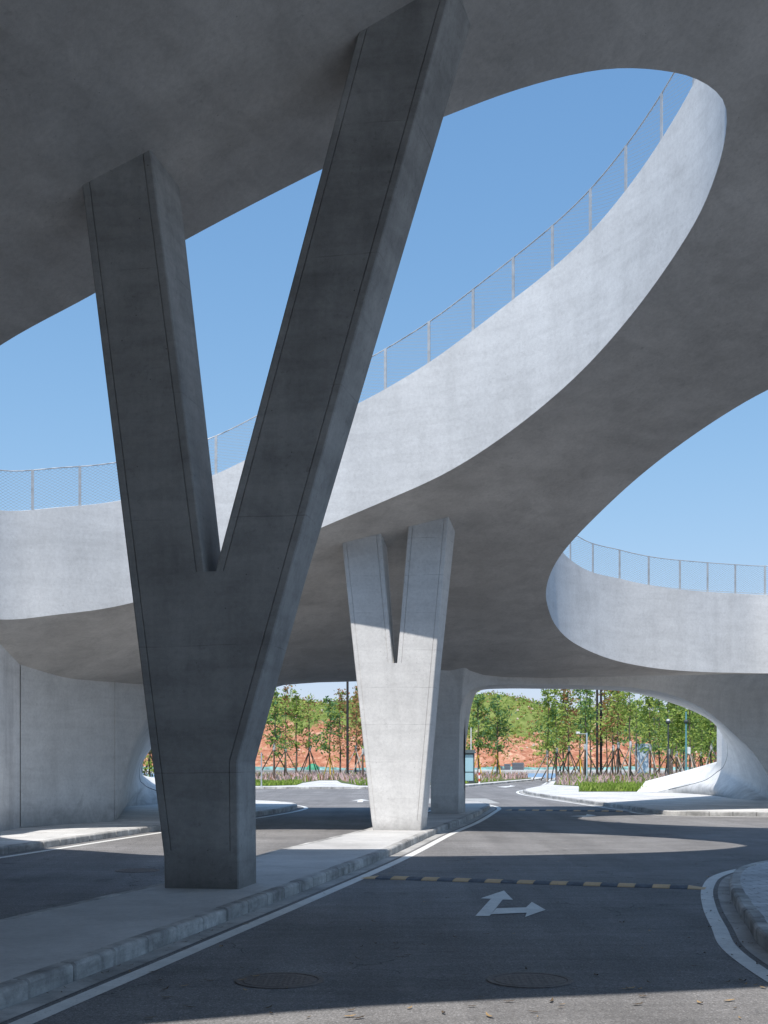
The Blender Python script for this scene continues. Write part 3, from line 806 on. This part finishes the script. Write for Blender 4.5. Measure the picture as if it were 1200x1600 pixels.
for _ in range(170):
    x = R.uniform(-28, 60); y = 226 + 42*R.random(); z = hillz(x, y); s = R.uniform(.12, .45)
    n0 = 5; ring = [(x + s*R.uniform(.7,1.2)*math.cos(i*6.283/n0), y + s*R.uniform(.6,1)*math.sin(i*6.283/n0), z - .1) for i in range(n0)]
    top = [(p[0]*.55 + x*.45, p[1]*.55 + y*.45, z + s*R.uniform(.5, .9)) for p in ring]
    rk.grid([ring + [ring[0]], top + [top[0]]]); rk.add(top, [tuple(range(n0))])
tag(rk.build('stones', plain('pale_stone', (.55, .45, .36), .9, 0, .3, 2)), kind='stuff', label='pale loose stones strewn over the hillside', cat='stones')

# ------------------------------------------------------------------ grass
def blades(n, poly, hh, wid, name, mats, label, z=.16, lean=.35, pick=None):
    m = MB(); xs = [p[0] for p in poly]; ys = [p[1] for p in poly]; k = 0
    while k < n:
        x, y = R.uniform(min(xs), max(xs)), R.uniform(min(ys), max(ys))
        if not inside((x, y), poly): continue
        k += 1
        h = hh * R.uniform(.55, 1.2) * (.8 + .2*math.sin(x*1.7 + y*.6)); t = R.uniform(0, 6.28); w_ = wid * R.uniform(.6, 1.3)
        dx, dy = math.cos(t)*w_, math.sin(t)*w_; lx, ly = R.gauss(0, lean)*h, R.gauss(0, lean)*h
        mi = pick(x, y) if pick else 0
        m.add([(x-dx, y-dy, z), (x+dx, y+dy, z), (x+lx*.5+dx*.8, y+ly*.5+dy*.8, z+h*.6), (x+lx, y+ly, z+h), (x+lx*.5-dx*.8, y+ly*.5-dy*.8, z+h*.6)], [(0,1,2,3,4)], mi)
    return tag(m.build(name, mats), kind='stuff', label=label, cat='grass')
pk = lambda p: (lambda x, y: 0 if R.random() < p else 1)
blades(6000, [(10.9,67.6),(13.5,83.3),(24,84),(24,67.6)], .40, .04, 'grass', [M['grass'], M['leaf_lime']], 'bright green grass at the front of the right bed', pick=pk(.6))
blades(12000, [(12.6,89),(18.9,130),(50,130),(50,84),(13.6,84)], .75, .05, 'grass', [M['pink'], M['grass'], M['leaf_brown']], 'tall pink flowering grass under the staked trees at right', pick=lambda x, y: 0 if R.random() < .66 else R.choice((1, 1, 2)))
blades(8000, [(-26,84.2),(-8,84.3),(-6.3,87.5),(-6.6,97),(-26,97)], .35, .04, 'grass', [M['grass'], M['leaf_lime']], 'green grass left of the pale path beyond the road', pick=pk(.6))
blades(3000, [(-1.8,86),(1.5,84.3),(4.4,87.8),(11,110),(-3,101)], .38, .04, 'grass', [M['grass'], M['pink']], 'green grass between the pale path and the guard booth', pick=pk(.72))
blades(10000, [(-18,98),(-7,98),(-6,112),(-4,112),(-3.2,102),(9,110),(14.6,124),(15.5,131),(-18,131)], .75, .055, 'grass', [M['pink'], M['grass'], M['leaf_brown']], 'tall pink flowering grass in front of the guard rail', pick=lambda x, y: 0 if R.random() < .72 else R.choice((1, 2)))

# ------------------------------------------------------------------ trees
def crown(m, cx, cy, z0, z1, rad, n, leafs, taper=.75, ls=.2):
    nc = max(8, int((z1 - z0) * 3.2)); cl = []
    for i in range(nc):
        t = (i + R.random()) / nc; rr = rad * (1 - taper * t) * (.55 + .45*min(1, t*5))
        a = R.uniform(0, 6.28); q = rr * R.uniform(.25, 1)
        cl.append((cx + q*math.cos(a), cy + q*math.sin(a), lerp(z0, z1, t) + R.uniform(-.2, .35), R.uniform(.22, .5) * (1.15 - .5*t)))
    for _ in range(n):
        x, y, z, s = R.choice(cl)
        q = Vector((x + R.gauss(0, s), y + R.gauss(0, s), z + R.gauss(0, s*.8)))
        a = Vector((R.gauss(0,1), R.gauss(0,1), R.gauss(0,.7))).normalized(); b_ = a.cross(Vector((R.gauss(0,1), R.gauss(0,1), R.gauss(0,1)))).normalized()
        l = ls * R.uniform(.5, 1.2)
        m.add([q - a*l, q + b_*l*.45, q + a*l, q - b_*l*.45], [(0,1,2,3)], R.choice(leafs))
    return cl
LM = ['leaf_green', 'leaf_blue', 'leaf_brown', 'leaf_lime']
def tree(px, Y, topy, z0f, rad, n, leafs, label, group, bark='bark', tr=.085, lean=0.0, ls=.2, z=.16):
    X = (px - HX) / F * Y; H = EYE + (HY - topy) / F * Y
    root = empty('young_tree', (X, Y, z), label, 'tree', group)
    t = MB(); k = 6
    spine = [(X + lean*i/k + .05*math.sin(i*2.1 + px), Y, z - .1 + (H - z) * i / k) for i in range(k + 1)]
    t.tube(spine, [tr * (1.15 - .95*i/k) for i in range(k + 1)], 7)
    m = MB(); z0 = H * z0f
    cl = crown(m, X + lean*.6, Y, z0, H, rad*.92, int(n*.68), leafs, ls=ls)
    for (x, y, zz, s) in cl[::2]:                      # limbs out to the leaf clumps
        f = max(.1, min(.97, (zz - .5*math.hypot(x-X, y-Y) - z) / (H - z)))
        b0 = (X + lean*f, Y, z + (H - z)*f); t.tube([b0, ((b0[0]+x)/2, (b0[1]+y)/2, (b0[2]+zz)/2 + .08), (x, y, zz)], [.03, .022, .01], 4, cap=False)
    t.build('trunk', M[bark], root, 60)
    used = sorted(set(leafs)); mp = {u: i for i, u in enumerate(used)}; m.mi = [mp[i] for i in m.mi]
    m.build('crown', [M[LM[u]] for u in used], root)
    return X
def props(px, Y, label, mat, zt=2.5, spread=1.1, n=3, wrap=True, turn=.4, z=.16):
    X = (px - HX) / F * Y
    root = empty('tree_props', (X, Y, z), label, 'tree props', 'timber props bracing the young trees')
    for i in range(n):
        a = turn + 2*math.pi*i/n
        m = MB(); m.tube([(X + spread*math.cos(a), Y + spread*math.sin(a), z - .05), (X - .10*math.cos(a), Y - .10*math.sin(a), zt + .25)], [.055, .045], 6)
        m.build('pole', M[mat], root, 60)
    if wrap:
        m = MB(); m.tube([(X, Y, zt - .12), (X + .02, Y - .02, zt + .12), (X, Y, zt + .42)], [.09, .12, .09], 8); m.build('wrap', M['wrap'], root, 60)
GT = 'young trees in the planting beds'
T = [ # px, Y, top y, crown start, radius, leaves, kinds, label, props colour or None
 (463,124,1082,.34,1.6,1100,(0,3,0),'yellow-green tree between the brown-topped tree and the thin reddish sapling',None),
 (532,128,1080,.30,1.5,1000,(2,0,2),'rust-red tree immediately left of the black pole',None),
 (880,128,1068,.28,1.6,1100,(0,3,2),'olive tree set back between the slim pale-trunked tree and the brownish tree',None),
 (923,126,1066,.32,1.7,1100,(3,0,3),'lime green tree set back left of the pair of black poles',None),
 (948,118,1062,.36,1.5,1000,(2,2,0),'russet-crowned tree just right of the pair of black poles',None),
 (1030,116,1058,.30,1.8,1200,(0,3,1),'green tree set back left of the globe lamp',None),
 (428,101,1082,.32,1.5,1300,(0,1,3),'leafy green young tree just right of the near V column','timber'),
 (446,112,1074,.40,.9,500,(2,2,0),'sparse brown-topped tree behind the first leafy tree at left','timber'),
 (484,126,1088,.36,.9,420,(2,0,3),'thin reddish sapling above the pale path','timber'),
 (515,121,1090,.34,1.9,1300,(0,1,1,3),'bushy bluish green tree left of the black pole','yellowpole'),
 (556,118,1072,.36,1.1,650,(2,2,0),'russet-leaved tree beside the black pole at left','paletimber'),
 (567,108,1068,.38,1.2,650,(2,0,2),'russet tree half hidden by the middle V column','paletimber'),
 (747,124,1088,.34,2.3,1700,(1,0,1,3),'broad green tree directly above the guard booth','yellowpole'),
 (777,124,1092,.33,2.5,1800,(1,0,1,3),'broad green tree left of the black crates','yellowpole'),
 (855,108,1066,.28,1.7,1500,(0,1,3,3),'tall lime green tree at the left end of the right bed','paletimber'),
 (870,113,1074,.30,1.4,1000,(0,3,3),'slim pale-trunked tree second in the right bed','timber'),
 (889,117,1070,.34,1.5,1000,(2,2,3,0),'brownish tree left of the camera pole','timber'),
 (906,122,1064,.36,1.6,1000,(0,1,3),'green tree with yellow props behind the camera pole','yellowpole'),
 (914,104,1058,.40,1.3,900,(0,3,1),'tall slender tree right behind the camera pole','timber'),
 (958,112,1062,.40,1.5,1000,(0,3,2),'green tree right of the pair of black poles','timber'),
 (966,101,1056,.48,1.4,900,(0,3,2),'tall straight tree with a cluster of props at its foot','timber'),
 (985,98,1052,.50,1.6,1100,(0,3,3),'bare-stemmed tall tree above the right end of the green grass','paletimber'),
 (1016,103,1058,.40,1.9,1300,(3,3,0),'yellow-green tree right of the grey cabinet','paletimber'),
 (1045,101,1058,.44,1.6,1100,(0,3,0),'dark-stemmed tree with a black globe lamp in front','timber'),
 (1057,112,1066,.30,1.9,1300,(0,3),'leafy tree between the globe lamp and the blue pole','paletimber'),
 (1078,100,1060,.36,1.8,1300,(0,3,0),'brown-stemmed tree immediately right of the blue pole','paletimber'),
 (1095,118,1080,.22,2.0,1400,(0,3),'dense green tree behind the right edge of the arch','timber'),
 (1111,96,1084,.34,1.8,1300,(0,3,0),'rightmost tree braced by two long pale props','paletimber'),
]
for (px, Y, ty, zf, rad, n, lf, lab, pr) in T:
    tree(px, Y, ty, zf, rad, n, lf, lab, GT, tr=R.uniform(.075, .105), lean=R.uniform(-.15, .15), ls=.2 if Y > 105 else .18)
    if pr: props(px, Y, {'timber': 'dark', 'paletimber': 'pale', 'yellowpole': 'yellow'}[pr] + ' props around the ' + lab.replace('directly ', ''), pr,
                 2.6 + R.uniform(-.2, .5), 1.55 if pr != 'yellowpole' else .75, 3 if pr != 'timber' else 4, pr != 'yellowpole', R.uniform(0, 2))
tree(234, 98, 1120, .12, 2.0, 1500, (0, 3, 3), 'lime green tree glimpsed through the left arch', GT)
props(234, 98, 'timber props seen through the left arch', 'timber', 2.4, 1.1, 3, False, .3)
# denser wood behind the right bed
wd = MB()
for _ in range(22):
    px = R.uniform(985, 1150); Y = R.uniform(140, 180); X = (px - HX)/F*Y
    crown(wd, X, Y, 3.2, R.uniform(8.5, 11.5), 2.6, 420, (0, 1, 3, 3), .5, .3)
    wd.tube([(X, Y, 0), (X, Y, 8)], [.12, .06], 6, 4)
wd.mi = [{0: 0, 1: 1, 3: 2, 4: 3}[i] for i in wd.mi]
tag(wd.build('thicket', [M['leaf_green'], M['leaf_blue'], M['leaf_lime'], M['bark']]), kind='stuff', label='dense green thicket behind the staked trees at the right', cat='trees')

# ------------------------------------------------------------------ street furniture far off
def pole(name, px, Y, topy, r, mat, label, cat, group=None, z=.16):
    X = (px - HX)/F*Y; H = EYE + (HY - topy)/F*Y
    m = MB(); m.tube([(X, Y, z - .05), (X, Y, H)], [r, r*.85], 10); m.tube([(X, Y, z - .04), (X, Y, z + .06)], [r*1.8, r*1.6], 10)
    return tag(m.build(name, M[mat], None, 50, (X, Y, z)), label, cat, group), X, H
pole('dark_pole', 543, 116, 1050, .13, 'barkdark', 'straight black pole at the left of the middle V column', 'pole', 'straight black poles')
pole('dark_pole', 933, 112, 1050, .12, 'barkdark', 'left one of two straight black poles in the right bed', 'pole', 'straight black poles')
pole('dark_pole', 939, 114, 1060, .12, 'barkdark', 'right one of two straight black poles in the right bed', 'pole', 'straight black poles')
pole('sign_pole', 408.5, 82, 1176, .05, 'steel', 'thin grey post at the roadside just right of the near V column', 'post')
pole('mast', 736, 102, 1137, .05, 'whitep', 'thin white mast rising above the guard booth', 'mast', None, .0)
# security camera pole
X, Y, H = (917 - HX)/F*88, 88, EYE + (HY - 1145)/F*88
r = empty('camera_pole', (X, Y, .16), 'light blue steel pole with a small white camera on its arm', 'camera pole')
m = MB(); m.tube([(X, Y, .1), (X, Y, H)], .055, 10); m.tube([(X, Y, .16), (X, Y, .22)], .13, 10); m.build('pole', plain('pale_blue_steel', (.40, .52, .58), .4, .2), r, 50)
m = MB(); m.tube([(X, Y, H - .08), (X - .62, Y, H - .08)], .03, 8); m.build('arm', M['steel'], r, 50)
m = MB(); m.box(X - .78, X - .55, Y - .28, Y + .05, H - .08, H + .08); m.tube([(X - .66, Y - .27, H), (X - .66, Y - .34, H)], .05, 10); m.build('camera', M['whitep'], r)
# globe lamp and blue pole with its camera dome
X, Y = (1044 - HX)/F*94, 94; zt = EYE + (HY - 1128)/F*94
r = empty('globe_lamp', (X, Y, .16), 'slim pole topped by a dark globe with a pale cap among the trees', 'lamp')
m = MB(); m.tube([(X, Y, .1), (X, Y, zt - .1)], .05, 8); m.build('pole', M['kioskframe'], r, 50)
m = MB(); m.ball((X, Y, zt), .19, 12, 8); m.build('globe', M['kioskframe'], r, 80)
m = MB(); m.tube([(X, Y, zt + .1), (X, Y, zt + .19), (X, Y, zt + .24)], [.17, .13, .03], 12); m.build('cap', M['steel'], r, 60)
X, Y = (1072 - HX)/F*92, 92; zt = EYE + (HY - 1112)/F*92
r = empty('blue_lamp_pole', (X, Y, .16), 'blue-green painted pole with a dark ball fitting near its top', 'lamp pole')
tp = plain('teal_paint', (.12, .30, .34), .5)
m = MB(); m.tube([(X, Y, .1), (X, Y, zt)], [.085, .06], 10); m.build('pole', tp, r, 50)
m = MB(); m.ball((X, Y, zt - .75), .17, 12, 8); m.build('ball_fitting', M['kioskframe'], r, 80)
m = MB(); m.box(X + .08, X + .3, Y - .12, Y + .1, 2.45, 2.95); m.build('control_box', M['whitep'], r)
# guard rail at the left
Yg = 132.0
r = empty('guard_rail', (-8, Yg, 0), 'long silver guard rail running behind the pink grass at left', 'guard rail')
m = MB(); m.box(-22, 3, Yg - .03, Yg + .03, .72, 1.0); m.box(-22, 3, Yg - .05, Yg - .03, .8, .92); m.build('rail', M['steel'], r)
for i in range(13):
    m = MB(); m.box(-21.5 + i*2 - .06, -21.5 + i*2 + .06, Yg + .031, Yg + .15, 0, .98); m.build('post', M['steel'], r)
# teal netting screen
m = MB(); zz = [.95 + .12*math.sin(i*.9) + R.uniform(-.1, .12) for i in range(91)]
m.grid([[(-70 + 1.6*i, 221.5 + .15*math.sin(i*1.7), .49) for i in range(91)], [(-70 + 1.6*i, 221.6 + .2*math.sin(i*2.3), zz[i]) for i in range(91)]], flip=True)
tag(m.build('netting_screen', M['teal'], None, None, (0, 221.5, .5)), 'low teal netting screen along the foot of the hill', 'screen')
# black crates
def crate(px0, px1, ytop, label):
    Y = 212; x0, x1 = (px0 - HX)/F*Y, (px1 - HX)/F*Y; zt = EYE + (HY - ytop)/F*Y
    m = MB(); n = max(2, int((zt - .5)/.24))
    for i in range(n):                                  # stacked slats with shadow gaps
        z0 = .5 + (zt - .5)*i/n; j = R.uniform(-.05, .05)
        m.box(x0 + j, x1 + j, Y, Y + 1.0, z0, z0 + (zt - .5)/n*.74)
        m.box(x0 + .12, x1 - .12, Y + .1, Y + .9, z0 + (zt - .5)/n*.74, z0 + (zt - .5)/n)
    tag(m.build('crate_stack', M['black'], None, None, ((x0+x1)/2, Y, .5)), label, 'crates', 'black crate stacks at the foot of the hill')
crate(779, 786, 1196.5, 'smallest black crate stack, leftmost at the foot of the hill')
crate(788, 798, 1193.5, 'medium black crate stack between two others below the hill')
crate(800.5, 819, 1191.5, 'largest and widest black crate stack below the hill')
# tarpaulin heap and orange box, left
m = MB(); X, Y = (487 - HX)/F*205, 209
rows = []
for j in range(7):
    t = j/6; rows.append([(X + 1.15*math.cos(math.pi/2*t)*math.cos(i*6.283/16)*(1 + .08*math.sin(i*3)), Y + 1.0*math.cos(math.pi/2*t)*math.sin(i*6.283/16), .5 + 1.15*math.sin(math.pi/2*t)) for i in range(17)])
m.grid(rows); tag(m.build('tarpaulin_heap', M['green'], None, 60, (X, Y, .5)), 'green tarpaulin over a rounded heap at the foot of the hill', 'heap')
X, Y = (548 - HX)/F*134, 134
r = empty('orange_barrier', (X, Y, 0), 'orange plastic barrier beside the black pole at left', 'barrier')
m = MB(); m.add([(X-.42,Y-.25,0),(X+.42,Y-.25,0),(X+.42,Y+.25,0),(X-.42,Y+.25,0),(X-.36,Y-.1,1.12),(X+.36,Y-.1,1.12),(X+.36,Y+.1,1.12),(X-.36,Y+.1,1.12)], [(3,2,1,0),(4,5,6,7),(0,1,5,4),(1,2,6,5),(2,3,7,6),(3,0,4,7)]); m.build('body', M['orange'], r)
m = MB(); m.box(X-.34, X+.34, Y-.19, Y-.13, .62, .78); m.build('reflector', M['whitep'], r)
# grey cabinet seen between trunks at right
X, Y = (1003 - HX)/F*150, 150
r = empty('grey_cabinet', (X, Y, 0), 'pale grey cabinet partly hidden by trunks at right', 'cabinet')
m = MB(); m.box(X-.75, X+.75, Y-.4, Y+.4, .0, 4.0); m.box(X-.82, X+.82, Y-.46, Y+.46, 4.002, 4.12); m.build('body', plain('pale_grey_paint', (.5, .56, .6), .5), r)
m = MB(); m.box(X-.66, X-.03, Y-.42, Y-.401, .2, 3.8); m.build('door', plain('pale_grey_door', (.45, .5, .55), .5), r)
# guard booth
Y0 = 96.0; x1 = (741.5 - HX)/F*Y0; x0 = x1 - 1.75
r = empty('guard_booth', ((x0+x1)/2, Y0 + .9, 0), 'dark framed glass guard booth beside the concrete pier', 'booth')
m = MB(); m.box(x0, x1, Y0, Y0 + 1.8, .16, .34); m.build('floor_frame', M['kioskframe'], r)
m = MB()
for x in (x0, x1 - .1, (x0+x1)/2 - .04):
    for y in (Y0, Y0 + 1.7): m.box(x, x + (.1 if x != (x0+x1)/2 - .04 else .08), y, y + .1, .341, 2.4)
m.box(x0 + .1, x1 - .1, Y0 + .02, Y0 + .08, 1.0, 1.06); m.box(x0, x1, Y0 - .002, Y0 + 1.802, 2.4, 2.52); m.build('frame', M['kioskframe'], r)
m = MB(); m.box(x0 - .12, x1 + .12, Y0 - .15, Y0 + 1.95, 2.521, 2.62); m.box(x0 - .04, x1 + .04, Y0 - .06, Y0 + 1.86, 2.621, 2.78); m.build('roof', plain('booth_roof', (.10, .13, .14), .5), r)
for a_, b2 in ((x0 + .1, (x0+x1)/2 - .04), ((x0+x1)/2 + .04, x1 - .1)):
    m = MB(); m.box(a_, b2, Y0 + .04, Y0 + .06, 1.06, 2.4); m.build('window', M['glass'], r)
    m = MB(); m.box(a_, b2, Y0 + .04, Y0 + .06, .341, 1.0); m.build('window', M['glass'], r)
for x in (x0 + .03, x1 - .05):
    m = MB(); m.box(x, x + .02, Y0 + .1, Y0 + 1.7, .341, 2.4); m.build('window', M['glass'], r)
m = MB(); m.box(x0 + .05, x1 - .05, Y0 + 1.72, Y0 + 1.74, .341, 2.4); m.build('back_panel', M['whitep'], r)
m = MB()
for i in range(10): 
    xa = x0 - .2 + i*.215
    m.box(xa, xa + .2149, Y0 - .25, Y0 + 2.0, 0, .159, i % 2)
m.build('striped_base', [M['yellowpole'], M['black']], r)
# red and white barrier post by the booth
X, Y = (749 - HX)/F*95, 95
r = empty('barrier_post', (X, Y, 0), 'short red and white post on crossed feet beside the guard booth', 'post')
for i in range(5):
    m = MB(); m.tube([(X, Y, .05 + i*.24), (X, Y, .05 + (i+1)*.24 - .001)], .075, 10); m.build('band', M['whitep'] if i % 2 == 0 else M['redwhite'], r, 50)
m = MB(); m.box(X-.4, X+.4, Y-.04, Y+.04, .0, .049); m.box(X-.04, X+.04, Y-.3, Y-.041, 0, .048); m.box(X-.04, X+.04, Y+.041, Y+.3, 0, .048); m.build('feet', M['redwhite'], r)
